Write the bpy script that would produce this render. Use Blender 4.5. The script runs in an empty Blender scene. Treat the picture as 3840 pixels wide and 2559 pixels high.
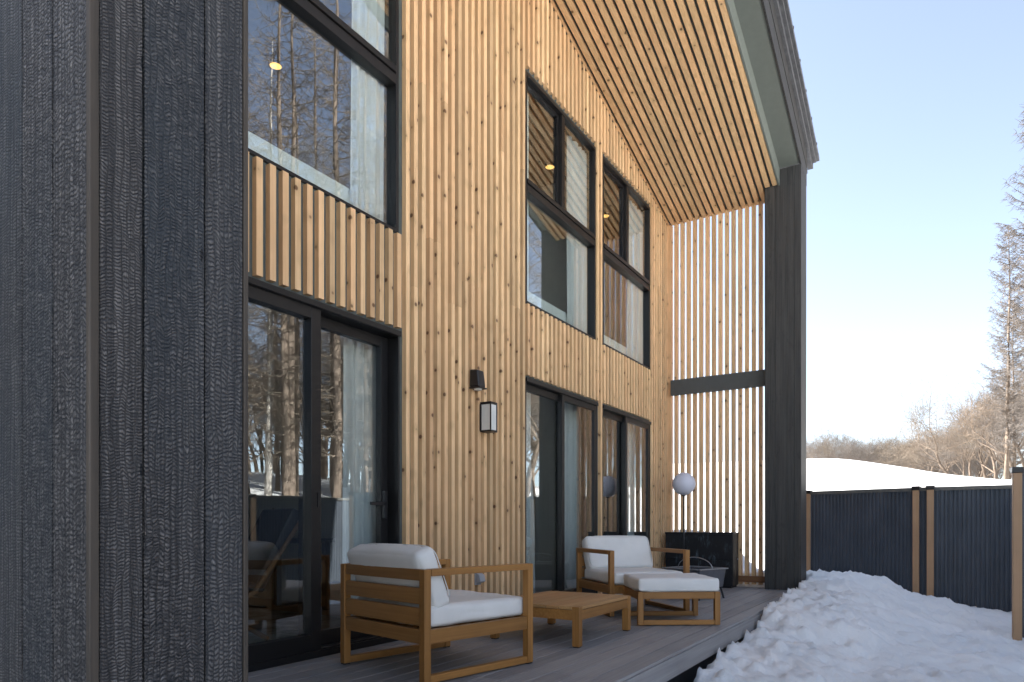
import bpy, math, random
from mathutils import Vector, noise
R = math.radians
random.seed(7)
scene = bpy.context.scene
col = scene.collection

# ------------------------------------------------------------------ helpers
# Plan coordinates: x along the facade, y outwards from the facade, z up.
# Everything is mirrored in y on its way into Blender (outwards is -Y there).
class MB:
    def __init__(s): s.v = []; s.f = []; s.t = []; s.uv = {}
    def face(s, idx, tone=0.5): s.f.append(idx); s.t.append(tone)
    def box(s, x0, x1, y0, y1, z0, z1, tone=None):
        if x1 < x0: x0, x1 = x1, x0
        if y1 < y0: y0, y1 = y1, y0
        if z1 < z0: z0, z1 = z1, z0
        return s.hexa([(x0,y0,z0),(x1,y0,z0),(x1,y1,z0),(x0,y1,z0)], [(x0,y0,z1),(x1,y0,z1),(x1,y1,z1),(x0,y1,z1)], tone)
    def hexa(s, lo, hi, tone=None):
        if tone is None: tone = random.random()
        b = len(s.v); s.v += [Vector(p) for p in lo] + [Vector(p) for p in hi]
        for q in ((3,2,1,0),(4,5,6,7),(0,1,5,4),(1,2,6,5),(2,3,7,6),(3,0,4,7)):
            s.face([b+i for i in q], tone)
        return s
    def tube(s, pts, rad, n=8, tone=0.5, cap=True):
        pts = [Vector(p) for p in pts]
        if not hasattr(rad, '__len__'): rad = [rad]*len(pts)
        b0 = len(s.v); up = Vector((0,0,1))
        for i, p in enumerate(pts):
            d = (pts[min(i+1, len(pts)-1)] - pts[max(i-1, 0)]).normalized()
            a = d.cross(up)
            if a.length < 1e-3: a = d.cross(Vector((1,0,0)))
            a.normalize(); c = a.cross(d)
            for k in range(n):
                w = 2*math.pi*k/n
                s.v.append(p + (a*math.cos(w) + c*math.sin(w))*rad[i])
        for i in range(len(pts)-1):
            for k in range(n):
                k2 = (k+1) % n
                s.face([b0+i*n+k, b0+i*n+k2, b0+(i+1)*n+k2, b0+(i+1)*n+k], tone)
        if cap:
            s.face([b0+k for k in range(n)][::-1], tone)
            s.face([b0+(len(pts)-1)*n+k for k in range(n)], tone)
        return s
    def sphere(s, c, r, n=24, m=16, tone=.5, sc=(1,1,1)):
        b0 = len(s.v)
        for i in range(m+1):
            th = math.pi*i/m
            for k in range(n):
                w = 2*math.pi*k/n
                s.v.append(Vector((c[0]+r*sc[0]*math.sin(th)*math.cos(w), c[1]+r*sc[1]*math.sin(th)*math.sin(w), c[2]+r*sc[2]*math.cos(th))))
        for i in range(m):
            for k in range(n):
                k2 = (k+1) % n
                s.face([b0+i*n+k, b0+(i+1)*n+k, b0+(i+1)*n+k2, b0+i*n+k2], tone)
        return s
    def build(s, name, m, parent=None, smooth=False, bevel=0, seg=2):
        me = bpy.data.meshes.new(name)
        me.from_pydata([(p[0], -p[1], p[2]) for p in s.v], [], [list(reversed(f)) for f in s.f])
        a = me.attributes.new('tone', 'FLOAT', 'FACE')
        a.data.foreach_set('value', s.t)
        me.materials.append(m)
        if smooth: me.polygons.foreach_set('use_smooth', [True]*len(me.polygons))
        me.update(); me.validate()
        o = bpy.data.objects.new(name, me); col.objects.link(o)
        if parent is not None: o.parent = parent
        if bevel:
            mo = o.modifiers.new('bevel', 'BEVEL'); mo.width = bevel; mo.segments = seg; mo.limit_method = 'ANGLE'
        return o
def empty(name, x=0, y=0, z=0, rot=0):
    o = bpy.data.objects.new(name, None); col.objects.link(o)
    o.location = (x, -y, z); o.rotation_euler = (0, 0, -rot); o.empty_display_size = .1
    return o
def tag(o, label=None, cat=None, group=None, kind=None):
    if label: o['label'] = label
    if cat: o['category'] = cat
    if group: o['group'] = group
    if kind: o['kind'] = kind
    return o
def lerp(a, b, t): return a + (b-a)*t
def interp(tab, x):
    if x <= tab[0][0]: return tab[0][1]
    for (a, va), (b, vb) in zip(tab, tab[1:]):
        if x <= b:
            t = (x-a)/(b-a); t = t*t*(3-2*t); return lerp(va, vb, t)
    return tab[-1][1]

# ------------------------------------------------------------------ materials
class N:
    def __init__(s, name):
        s.m = bpy.data.materials.new(name); s.m.use_nodes = True
        s.nt = s.m.node_tree; s.nt.nodes.clear()
        s.out = s.nt.nodes.new('ShaderNodeOutputMaterial')
    def n(s, typ, **kw):
        o = s.nt.nodes.new('ShaderNode'+typ)
        for k, v in kw.items():
            if hasattr(o, k): setattr(o, k, v)
            else: o.inputs[k].default_value = v
        return o
    def l(s, a, b): s.nt.links.new(a, b)
    def math(s, op, a, b=0.0, clamp=False):
        o = s.n('Math', operation=op); o.use_clamp = clamp
        for i, x in enumerate((a, b)):
            if hasattr(x, 'links'): s.l(x, o.inputs[i])
            else: o.inputs[i].default_value = x
        return o.outputs[0]
    def mix(s, fac, a, b, blend='MIX'):
        o = s.n('MixRGB', blend_type=blend)
        for i, x in enumerate((fac, a, b)):
            if hasattr(x, 'links'): s.l(x, o.inputs[i])
            elif i == 0: o.inputs[0].default_value = x
            else: o.inputs[i].default_value = (*x, 1)
        return o.outputs[0]
    def coords(s, scale=(1,1,1), loc=(0,0,0), add=None):
        tc = s.n('TexCoord'); mp = s.n('Mapping')
        mp.inputs['Scale'].default_value = scale; mp.inputs['Location'].default_value = loc
        s.l(tc.outputs['Object'], mp.inputs['Vector'])
        r = mp.outputs[0]
        if add is not None:
            va = s.n('VectorMath', operation='ADD'); s.l(r, va.inputs[0])
            cx = s.n('CombineXYZ')
            for i in range(3): s.l(add, cx.inputs[i])
            s.l(cx.outputs[0], va.inputs[1]); r = va.outputs[0]
        return r
    def noise(s, vec, scale, detail=4, rough=.55, dist=0):
        o = s.n('TexNoise'); o.inputs['Scale'].default_value = scale; o.inputs['Detail'].default_value = detail
        o.inputs['Roughness'].default_value = rough; o.inputs['Distortion'].default_value = dist
        s.l(vec, o.inputs['Vector']); return o.outputs['Fac']
    def ramp(s, fac, stops):
        o = s.n('ValToRGB'); e = o.color_ramp.elements
        e[0].position, e[0].color = stops[0][0], (*stops[0][1], 1)
        e[1].position, e[1].color = stops[1][0], (*stops[1][1], 1)
        for p, c in stops[2:]:
            k = e.new(p); k.color = (*c, 1)
        s.l(fac, o.inputs[0]); return o.outputs[0]
    def tone(s):
        a = s.n('Attribute', attribute_name='tone'); return a.outputs['Fac']
    def bsdf(s, color, rough=.5, spec=.5, metal=0, bump=None, bstr=.3, bdist=.002, **kw):
        p = s.n('BsdfPrincipled')
        if hasattr(color, 'links'): s.l(color, p.inputs['Base Color'])
        else: p.inputs['Base Color'].default_value = (*color, 1)
        if hasattr(rough, 'links'): s.l(rough, p.inputs['Roughness'])
        else: p.inputs['Roughness'].default_value = rough
        p.inputs['Specular IOR Level'].default_value = spec
        p.inputs['Metallic'].default_value = metal
        for k, v in kw.items(): p.inputs[k.replace('_', ' ')].default_value = v
        if bump is not None:
            b = s.n('Bump'); b.inputs['Strength'].default_value = bstr; b.inputs['Distance'].default_value = bdist
            s.l(bump, b.inputs['Height']); s.l(b.outputs[0], p.inputs['Normal'])
        s.l(p.outputs[0], s.out.inputs[0]); return s.m

def wood(name, c0, c1, axis='z', knots=True, kcol=(.09,.035,.015), rough=.6, spec=.3, var=.5, fine=1.0, kthr=.55, pinkish=True):
    m = N(name); t = m.tone()
    off = m.math('MULTIPLY', t, 37.0)
    long_, cross = 1.2*fine, 45*fine
    sc = {'z': (cross, cross, long_), 'x': (long_, cross, cross), 'y': (cross, long_, cross)}[axis]
    v = m.coords(sc, add=off)
    g = m.noise(v, 1.0, 5, .6, .6)
    c = m.ramp(g, [(.25, c0), (.75, c1)])
    # each stick has its own shade and hue
    sh = m.n('MapRange'); sh.inputs['To Min'].default_value = 1-var*.5; sh.inputs['To Max'].default_value = 1+var*.28; m.l(t, sh.inputs['Value'])
    c = m.mix(1.0, c, m.comb(sh.outputs[0]) if hasattr(m, 'comb') else c, 'MULTIPLY') if False else mul(m, c, sh.outputs[0])
    if pinkish:
        t2 = m.math('FRACT', m.math('MULTIPLY', t, 13.7))
        c = m.mix(m.math('MULTIPLY', t2, .32), c, tuple(a*b for a, b in zip(c1, (.95, .72, .62))))
    dr = m.noise(m.coords((2.2, 2.2, 2.2), add=off), 1.0, 3, .6)
    dd = m.n('MapRange'); dd.inputs['From Min'].default_value = .3; dd.inputs['From Max'].default_value = .7; dd.inputs['To Min'].default_value = .86; dd.inputs['To Max'].default_value = 1.06; m.l(dr, dd.inputs['Value'])
    c = mul(m, c, dd.outputs[0])
    if knots:
        ks = {'z': (17, 17, 3.2), 'x': (3.2, 17, 17), 'y': (17, 3.2, 17)}[axis]
        vk = m.coords(ks, add=off)
        vo = m.n('TexVoronoi'); vo.inputs['Scale'].default_value = 1.0; m.l(vk, vo.inputs['Vector'])
        sep = m.n('SeparateColor'); m.l(vo.outputs['Color'], sep.inputs[0])
        on = m.math('GREATER_THAN', sep.outputs[0], kthr)
        # stretch the knots: short along the stick
        vk2 = m.coords({'z': (17, 17, 22), 'x': (22, 17, 17), 'y': (17, 22, 17)}[axis], add=off)
        vc = m.n('VectorMath', operation='SUBTRACT'); m.l(vk, vc.inputs[0]); m.l(vo.outputs['Position'], vc.inputs[1])
        vs = m.n('VectorMath', operation='MULTIPLY'); m.l(vc.outputs[0], vs.inputs[0])
        vs.inputs[1].default_value = {'z': (1, 1, 5.2), 'x': (5.2, 1, 1), 'y': (1, 5.2, 1)}[axis]
        ln = m.n('VectorMath', operation='LENGTH'); m.l(vs.outputs[0], ln.inputs[0])
        d = ln.outputs['Value']
        k = m.n('MapRange'); k.inputs['From Min'].default_value = .33; k.inputs['From Max'].default_value = .2; m.l(d, k.inputs['Value'])
        halo = m.n('MapRange'); halo.inputs['From Min'].default_value = 1.0; halo.inputs['From Max'].default_value = .3; m.l(d, halo.inputs['Value'])
        c = m.mix(m.math('MULTIPLY', m.math('MULTIPLY', halo.outputs[0], on), .35), c, tuple(a*.6 for a in c0))
        c = m.mix(m.math('MULTIPLY', m.math('MULTIPLY', k.outputs[0], on), .85), c, kcol)
    return m.bsdf(c, rough, spec, bump=g, bstr=.25, bdist=.001)
def mul(m, c, val):
    cx = m.n('CombineXYZ')
    for i in range(3): m.l(val, cx.inputs[i])
    return m.mix(1.0, c, cx.outputs[0], 'MULTIPLY')
def plain(name, c, rough=.5, spec=.5, metal=0, nz=.15, scale=12, bstr=.1, **kw):
    m = N(name); v = m.coords(); g = m.noise(v, scale, 5, .6)
    cc = m.ramp(g, [(.3, tuple(x*(1-nz) for x in c)), (.7, tuple(min(1, x*(1+nz)) for x in c))])
    return m.bsdf(cc, rough, spec, metal, bump=g, bstr=bstr, bdist=.001, **kw)

M = {}
M['batten'] = wood('larch_batten_wood', (.62,.392,.198), (.88,.608,.345), 'z', kthr=.62, var=.5)
M['soffit_batten'] = wood('soffit_batten_wood', (.62,.392,.195), (.88,.608,.335), 'x', kthr=.68, var=.30)
M['teak'] = wood('oiled_teak', (.25,.112,.028), (.40,.19,.055), 'x', knots=False, rough=.5, spec=.35, var=.3, pinkish=False)
M['teak_v'] = wood('oiled_teak_upright', (.25,.112,.028), (.40,.19,.055), 'z', knots=False, rough=.5, spec=.35, var=.3, pinkish=False)
M['teak_y'] = wood('oiled_teak_cross', (.25,.115,.033), (.39,.195,.062), 'y', knots=False, rough=.5, spec=.35, var=.3, pinkish=False)
M['teak_light'] = wood('pale_teak', (.34,.185,.07), (.50,.29,.125), 'x', knots=False, rough=.55, spec=.3, var=.35)  # paler teak for the tabletop
M['rail'] = wood('brown_rail', (.17,.08,.035), (.26,.13,.06), 'y', knots=False, var=.2)
M['post'] = wood('tan_post', (.40,.24,.13), (.47,.29,.165), 'z', knots=False, rough=.6, var=.15, pinkish=False)
M['backing'] = plain('green_grey_panel', (.085,.098,.092), .6, .3)
M['soffit_panel'] = plain('green_grey_soffit', (.15,.165,.145), .6, .3, nz=.05)
M['metal'] = plain('dark_bronze_metal', (.013,.012,.012), .38, .35, nz=.1)
M['black'] = plain('black_metal', (.012,.012,.014), .4, .5)
M['jamb'] = plain('black_jamb', (.006,.006,.007), .5, .3)
M['beam'] = plain('grey_beam_steel', (.075,.078,.076), .5, .4, nz=.06)
M['rail_cap'] = plain('grey_brown_cap', (.10,.095,.085), .5, .4)
M['roofmetal'] = plain('grey_roof_metal', (.12,.12,.125), .45, .5, metal=.4, nz=.25)
M['white'] = plain('white_trim', (.78,.8,.76), .5, .3, nz=.04)
M['plaster'] = plain('cream_plaster', (.6,.56,.48), .8, .1, nz=.05)
M['ceiling'] = plain('dark_timber_ceiling', (.16,.12,.085), .7, .2, nz=.2)
M['ifloor'] = wood('interior_floor', (.16,.08,.035), (.26,.14,.07), 'x', knots=False)
M['panelwood'] = wood('interior_panel', (.14,.075,.035), (.22,.125,.06), 'z', knots=False)
M['darkfab'] = plain('dark_leather', (.02,.018,.02), .55, .3)
M['bedding'] = plain('beige_bedding', (.55,.47,.38), .9, .1, nz=.1)
M['ironbox'] = plain('dark_iron', (.09,.095,.11), .4, .5, nz=.15)
M['greybox'] = plain('grey_plastic', (.33,.34,.36), .4, .5, nz=.05)
M['steel'] = plain('brushed_steel', (.35,.36,.38), .35, .5, metal=.8, nz=.1)
M['trimchar'] = wood('weathered_corner_trim', (.035,.028,.022), (.095,.075,.058), 'z', knots=False, var=.2, pinkish=False)

def decking():
    m = N('grey_composite_deck'); t = m.tone(); off = m.math('MULTIPLY', t, 31.)
    v = m.coords((.8, 60, 30), add=off); g = m.noise(v, 1., 6, .65, .3)
    v2 = m.coords((1, 1, 1)); g2 = m.noise(v2, 1.6, 5, .6)
    c = m.ramp(g, [(.3, (.21,.202,.200)), (.72, (.335,.318,.308))])
    sh = m.n('MapRange'); sh.inputs['To Min'].default_value = .84; sh.inputs['To Max'].default_value = 1.14; m.l(t, sh.inputs['Value'])
    c = mul(m, c, sh.outputs[0])
    c = m.mix(m.ramp(g2, [(.45, (0,0,0)), (.75, (.3,.3,.3))]), c, (.12,.115,.115))
    return m.bsdf(c, .55, .4, bump=g, bstr=.3, bdist=.001)
M['deck'] = decking()

def charred(name='charred_cedar', dark=False):
    m = N(name); t = m.tone(); off = m.math('MULTIPLY', t, 19.)
    v = m.coords((1,1,1), add=off)
    # alligator cells, short across and shorter up
    vd = m.coords((28, 28, 58), add=off)
    nz = m.n('TexNoise'); nz.inputs['Scale'].default_value = .35; nz.inputs['Detail'].default_value = 3; m.l(vd, nz.inputs['Vector'])
    va = m.n('VectorMath', operation='SCALE'); m.l(nz.outputs['Color'], va.inputs[0]); va.inputs['Scale'].default_value = 3.2
    vb = m.n('VectorMath', operation='ADD'); m.l(vd, vb.inputs[0]); m.l(va.outputs[0], vb.inputs[1])
    vo = m.n('TexVoronoi', feature='DISTANCE_TO_EDGE'); vo.inputs['Scale'].default_value = 2.2; m.l(vb.outputs[0], vo.inputs['Vector'])
    vo2 = m.n('TexVoronoi', feature='F1'); vo2.inputs['Scale'].default_value = 2.2; m.l(vb.outputs[0], vo2.inputs['Vector'])
    cell = m.math('MULTIPLY', vo.outputs['Distance'], 4., True)
    # long horizontal cracks
    vh = m.coords((9, 9, 85), add=off); hz = m.noise(vh, 1., 3, .6, .5)
    hz = m.ramp(hz, [(.40, (0,0,0)), (.52, (1,1,1))])
    # vertical growth rings
    vv = m.coords((90, 90, 1.3), add=off); gr = m.noise(vv, 1., 4, .6, .5)
    where = m.ramp(m.math('ADD', m.noise(m.coords((3.5,3.5,.9), add=off), 1., 2, .5), m.math('MULTIPLY', m.math('SUBTRACT', m.math('FRACT', m.math('MULTIPLY', t, 7.3)), .5), .35)), [(.42, (0,0,0)), (.6, (1,1,1))])
    rv = m.coords((46, 46, 112), add=off); rip = m.n('TexNoise'); rip.inputs['Scale'].default_value = 1.; rip.inputs['Detail'].default_value = 5; rip.inputs['Distortion'].default_value = 1.1; m.l(rv, rip.inputs['Vector'])
    rp_ = m.ramp(rip.outputs['Fac'], [(.42, (0,0,0)), (.58, (1,1,1))])
    sx = m.n('SeparateXYZ'); tcx = m.n('TexCoord'); m.l(tcx.outputs['Object'], sx.inputs[0])
    u = m.math('ADD', sx.outputs[0], sx.outputs[1])
    nu = m.noise(m.coords((14, 14, 5), add=off), 1., 2, .5); nz_ = m.noise(m.coords((30, 30, 11), add=off), 1., 3, .55)
    u2 = m.math('ADD', m.math('MULTIPLY', u, 64.), m.math('MULTIPLY', nu, 3.0))
    sid = m.math('FLOOR', u2); fu = m.math('FRACT', u2)
    wn = m.n('TexWhiteNoise', noise_dimensions='1D'); m.l(sid, wn.inputs['W'])
    zf = m.math('ADD', m.math('MULTIPLY', m.math('FRACT', m.math('MULTIPLY', t, 5.3)), 55.), 70.)
    z2 = m.math('ADD', m.math('ADD', m.math('MULTIPLY', sx.outputs[2], zf), m.math('MULTIPLY', wn.outputs['Value'], 1.2)), m.math('MULTIPLY', nz_, 5.0))
    fz = m.math('FRACT', z2)
    wn2 = m.n('TexWhiteNoise', noise_dimensions='2D'); cxy = m.n('CombineXYZ'); m.l(sid, cxy.inputs[0]); m.l(m.math('FLOOR', z2), cxy.inputs[1]); m.l(cxy.outputs[0], wn2.inputs['Vector'])
    tri = lambda f, p: m.math('SUBTRACT', 1.0, m.math('POWER', m.math('ABSOLUTE', m.math('SUBTRACT', m.math('MULTIPLY', f, 2.), 1.)), p))
    blk = m.math('MULTIPLY', m.math('MULTIPLY', tri(fz, 2.2), tri(fu, 5.)), m.math('ADD', m.math('MULTIPLY', wn2.outputs['Value'], .55), .45))
    h = m.mix(where, m.mix(.30, blk, rp_), m.mix(.40, blk, gr))
    grs = m.ramp(gr, [(.35, (.25,.25,.25)), (.6, (1,1,1))])
    h = m.mix(.5, h, grs, 'MULTIPLY')
    h = m.mix(.18, h, gr)
    c = m.ramp(h, [(.08, (.005,.005,.006)), (.4, (.050,.045,.043)), (.80, (.185,.168,.156))])
    tint = m.noise(m.coords((1.6,1.6,.7), add=off), 1., 2, .5)
    c = m.mix(m.ramp(tint, [(.45, (0,0,0)), (.68, (.42,.42,.42))]), c, (.022,.034,.045))
    # knots
    vk = m.coords((9, 9, 2.6), add=off); k = m.n('TexVoronoi'); k.inputs['Scale'].default_value = 1.; m.l(vk, k.inputs['Vector'])
    kk = m.math('LESS_THAN', k.outputs['Distance'], .055)
    c = m.mix(kk, c, (.004,.004,.005))
    rg = m.n('MapRange'); rg.inputs['To Min'].default_value = .6; rg.inputs['To Max'].default_value = .42; m.l(h, rg.inputs['Value'])
    return m.bsdf(c, rg.outputs[0], .4, bump=h, bstr=1.0, bdist=.012)
M['char'] = charred()
def charred_far():
    m = N('charred_cedar_smooth'); t = m.tone(); off = m.math('MULTIPLY', t, 19.)
    v = m.coords((60,60,1.2), add=off); g = m.noise(v, 1., 5, .6, .4)
    v2 = m.coords((14,14,5), add=off); g2 = m.noise(v2, 1., 5, .7, .6)
    c = m.ramp(g, [(.3, (.022,.022,.021)), (.7, (.066,.062,.057))])
    c = m.mix(m.ramp(g2, [(.55, (0,0,0)), (.75, (.8,.8,.8))]), c, (.012,.012,.013))
    return m.bsdf(c, .55, .35, bump=g2, bstr=.5, bdist=.004)
M['char_far'] = charred_far()

def snow():
    m = N('snow'); v = m.coords()
    g = m.noise(v, 9, 8, .62); g2 = m.noise(v, 1.3, 5, .55); g3 = m.noise(v, 60, 4, .6)
    c = m.ramp(g2, [(.3, (.77,.78,.775)), (.7, (.88,.875,.855))])
    dirt = m.noise(m.coords((1,1,1), (7,3,0)), 26, 3, .5)
    c = m.mix(m.ramp(dirt, [(.72, (0,0,0)), (.78, (.5,.5,.5))]), c, (.45,.40,.34))
    h = m.mix(.5, g, g3)
    return m.bsdf(c, .75, .25, bump=h, bstr=.55, bdist=.03)
M['snow'] = snow()

def glass():
    m = N('window_glass')
    ge = m.n('NewGeometry'); dp = m.n('VectorMath', operation='DOT_PRODUCT')
    m.l(ge.outputs['Incoming'], dp.inputs[0]); m.l(ge.outputs['Normal'], dp.inputs[1])
    c = m.math('SUBTRACT', 1.0, m.math('ABSOLUTE', dp.outputs['Value']), True)
    f = m.math('ADD', m.math('MULTIPLY', m.math('POWER', c, 3.6), .75), .165, True)
    nz = m.noise(m.coords(), 1.1, 2, .5)
    b = m.n('Bump'); b.inputs['Strength'].default_value = .06; b.inputs['Distance'].default_value = .01; m.l(nz, b.inputs['Height'])
    g = m.n('BsdfGlossy'); g.inputs['Roughness'].default_value = .0; g.inputs['Color'].default_value = (.93,.96,1,1); m.l(b.outputs[0], g.inputs['Normal'])
    t = m.n('BsdfTransparent'); t.inputs['Color'].default_value = (.93,.96,.95,1)
    mx = m.n('MixShader'); m.l(f, mx.inputs[0]); m.l(t.outputs[0], mx.inputs[1]); m.l(g.outputs[0], mx.inputs[2])
    m.l(mx.outputs[0], m.out.inputs[0]); return m.m
M['glass'] = glass()

def fabric(name, c, sheer=False):
    m = N(name); v = m.coords((1,1,1)); g = m.noise(v, 380, 2, .6); g2 = m.noise(v, 7, 4, .6)
    cc = m.ramp(g2, [(.3, tuple(x*.93 for x in c)), (.7, c)])
    if not sheer: return m.bsdf(cc, .9, .15, bump=m.mix(.6, g, g2), bstr=.35, bdist=.004)
    d = m.n('BsdfDiffuse'); m.l(cc, d.inputs[0]); t = m.n('BsdfTranslucent'); m.l(cc, t.inputs[0]); tr = m.n('BsdfTransparent')
    a = m.n('MixShader'); a.inputs[0].default_value = .2; m.l(d.outputs[0], a.inputs[1]); m.l(t.outputs[0], a.inputs[2])
    b = m.n('MixShader'); b.inputs[0].default_value = .12; m.l(a.outputs[0], b.inputs[1]); m.l(tr.outputs[0], b.inputs[2])
    m.l(b.outputs[0], m.out.inputs[0]); return m.m
M['cushion'] = fabric('off_white_cushion', (.74,.72,.68))
M['curtain'] = fabric('sheer_curtain', (.94,.94,.92), True)
M['rug'] = plain('patterned_rug', (.30,.31,.28), .95, .05, nz=.7, scale=5)
M['globe'] = plain('lamp_globe', (.66,.64,.70), .45, .4, nz=0, bstr=0)
M['frost'] = plain('frosted_glass', (.66,.66,.62), .5, .4, nz=.03)

def emit(name, c, s):
    m = N(name); e = m.n('Emission'); e.inputs[0].default_value = (*c, 1); e.inputs[1].default_value = s
    m.l(e.outputs[0], m.out.inputs[0]); return m.m
M['lit'] = emit('lit_downlight', (1, .56, .16), .42)

def fence_mat():
    m = N('navy_corrugated_metal'); g = m.noise(m.coords((3,3,1.2)), 1.5, 4, .6)
    c = m.ramp(g, [(.3, (.034,.043,.056)), (.7, (.056,.067,.084))])
    return m.bsdf(c, .42, .5, bump=g, bstr=.1)
M['fence'] = fence_mat()
def bark(name, a, b):
    m = N(name); g = m.noise(m.coords((9,9,2.2)), 1., 5, .65)
    return m.bsdf(m.ramp(g, [(.3, a), (.7, b)]), .9, .1, bump=g, bstr=.6, bdist=.02)
M['bark'] = bark('larch_bark', (.09,.068,.052), (.21,.165,.13))
M['birchbark'] = bark('birch_bark', (.20,.17,.14), (.62,.58,.52))
M['twig'] = bark('brown_twigs', (.115,.092,.072), (.20,.165,.13))
M['twig_red'] = bark('russet_twigs', (.13,.098,.074), (.225,.178,.138))
M['twig_grey'] = bark('grey_twigs', (.10,.085,.075), (.19,.165,.145))

def cabinet_mat():
    m = N('scorched_black_cabinet'); g = m.noise(m.coords((22,22,6)), 1., 5, .7, .6); g2 = m.noise(m.coords(), 4.5, 3, .6)
    k = m.math('MULTIPLY', m.ramp(g, [(.5, (0,0,0)), (.72, (1,1,1))]), m.ramp(g2, [(.47, (0,0,0)), (.62, (1,1,1))]))
    return m.bsdf(m.mix(k, (.006,.006,.008), (.085,.115,.14)), .5, .4, bump=g, bstr=.3)
M['cabinet'] = cabinet_mat()

# ------------------------------------------------------------------ camera
A = R(32.108); F = 2535.0; CX, CY, Y0 = 1920., 1279.5, 1970.
D, HC = 3.458, .88
cam = bpy.data.cameras.new('camera'); cam.sensor_width = 36; cam.lens = F/3840*36
cam.shift_y = (Y0-CY)/3840; cam.clip_end = 2000; cam.clip_start = .05
co = bpy.data.objects.new('camera', cam); col.objects.link(co); scene.camera = co
co.location = (0, -D, HC); co.rotation_euler = (R(90), 0, A - R(90))

def at(px, z):
    t = (px-CX)/F
    return z*(math.cos(A)+t*math.sin(A)), D - z*(math.sin(A)-t*math.cos(A))

# ------------------------------------------------------------------ terrain
def hill(az):   # elevation tangent of the crest seen from the terrace
    return interp([(-180,.02),(-95,.03),(-60,.087),(-8,.087),(5,.053),(27,.062),(50,.080),(90,.075),(140,.03),(180,.02)], az)
BANK = [(2,-.42),(4.2,-.30),(5,-.24),(6.7,-.16),(7.25,.0),(8.2,.05),(9.1,.05),(9.8,.09),(10.5,.19),(11.3,.10),(12.2,-.06),(14,-.1)]
WID = [(2,.5),(6.5,.75),(7.3,1.1),(9,1.4),(10.4,1.45),(12.5,1.2)]
_r = random.Random(21)
PRINTS = []
for k in range(44):
    s_ = k/44; PRINTS.append((lerp(5.0, 11.2, s_)+_r.uniform(-.12,.12), lerp(4.5, 3.75, s_)+(.13 if k % 2 else -.13)+_r.uniform(-.35,.35), R(_r.uniform(-45, 30))))
for k in range(26): PRINTS.append((_r.uniform(6, 11.4), _r.uniform(3.2, 5.3), R(_r.uniform(0, 180))))
def ground(x, y, detail=True):
    r = math.hypot(x, y-D); az = math.degrees(math.atan2(y-D, x))
    base = -.40
    if x > 1 and x < 14.5 and y > -1.5 and y < 7:
        if y >= 1.97 or x > 9.9:
            b = interp(BANK, x) + .40; w = interp(WID, x)
            u = max(0, (y-2.05)/w)
            f = 1/(1+ (u*1.25)**3)
            if x > 12.0: f *= max(0, 1-(x-12.0)/1.5)
            base += b*f
        # bank behind the slatted screen
        base += .95*math.exp(-(((x-12.6)/.9)**2)) * (1/(1+math.exp((y-.55)*5))) * (1/(1+math.exp((10.9-x)*8)))
        base += .24*math.exp(-(((x-8.35)/.5)**2 + ((y-4.9)/.5)**2))
        base += .10*math.exp(-(((x-11.2)/.5)**2 + ((y-3.6)/.35)**2)) + .03*math.exp(-(((x-11.35)/.6)**2 + ((y-2.9)/.4)**2))
    if x < 10.3 and y < 1.95: base = min(base, -.5)
    s = min(1, max(0, (r-15)/32)); s = s*s*(3-2*s)
    hc = hill(az)*47+HC
    z = base + (hc+.4)*s
    if detail:
        p = Vector((x, y, 0))
        if r < 16 and not (x < 10.0 and y < 1.95):
            near = 1.0 if y > 1.9 else .6
            bank = math.exp(-max(0, y-2.0)/1.0) if x < 13 else 0
            z += near*(.05*noise.fractal(p*1.3, .7, 2.1, 6) + .024*noise.fractal(p*5.0, .5, 2.1, 5))
            z += near*.03*abs(noise.noise(p*2.6+Vector((1,4,0))))*1.4
            z += (.018+.05*bank)*max(-1, noise.fractal(p*8.0+Vector((5,2,0)), .5, 2.2, 4))*.7
            z += .045*max(0, noise.noise(p*1.9+Vector((3,9,0))))
            if 4 < x < 13 and y > 1.9:                       # clods on the bank, footprints on the path
                z += .055*bank*max(0, noise.noise(p*9.0)) + .03*bank*abs(noise.noise(p*19.0))
                dv = noise.voronoi(Vector((x*5.5, y*5.5, .3)))[0]
                e_ = min(1, (dv[1]-dv[0])*2.6)
                z += (.028*bank+.010)*(e_-.5)*(1 if noise.noise(p*1.1) > -.25 else .2)
                for fx, fy, fa in PRINTS:
                    ddx, ddy = x-fx, y-fy
                    if abs(ddx) < .3 and abs(ddy) < .3:
                        u = ddx*math.cos(fa)+ddy*math.sin(fa); v_ = -ddx*math.sin(fa)+ddy*math.cos(fa)
                        q = (u/.15)**2+(v_/.065)**2
                        z += -.05*math.exp(-q**2) + .016*math.exp(-((math.sqrt(q)-1.35)/.25)**2)
        elif r < 70: z += .05*noise.noise(p*.35)
    return z
def axis(lo, a, b, hi, st, growth=1.16):
    mid = []; x = a
    while x < b: mid.append(x); x += st
    mid.append(b)
    up = []; s = st; x = b
    while x < hi: s *= growth; x += s; up.append(x)
    dn = []; s = st; x = a
    while x > lo: s *= growth; x -= s; dn.append(x)
    return dn[::-1] + mid + up
xs = axis(-500, 4.4, 13.4, 600, .042); ys = axis(-500, 1.97, 5.6, 600, .042)
g = MB()
for y in ys:
    for x in xs:
        jx = .0; g.v.append(Vector((x, y, ground(x, y))))
nx = len(xs)
for j in range(len(ys)-1):
    for i in range(nx-1):
        g.face([j*nx+i, j*nx+i+1, (j+1)*nx+i+1, (j+1)*nx+i])
tag(g.build('snow_ground', M['snow'], smooth=True), kind='structure')

# ------------------------------------------------------------------ house
house = tag(empty('house', 5.5, 0, 0),
    'timber house with gabled roof, pale larch batten cladding, black framed windows and charred corner columns', 'house')
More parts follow.
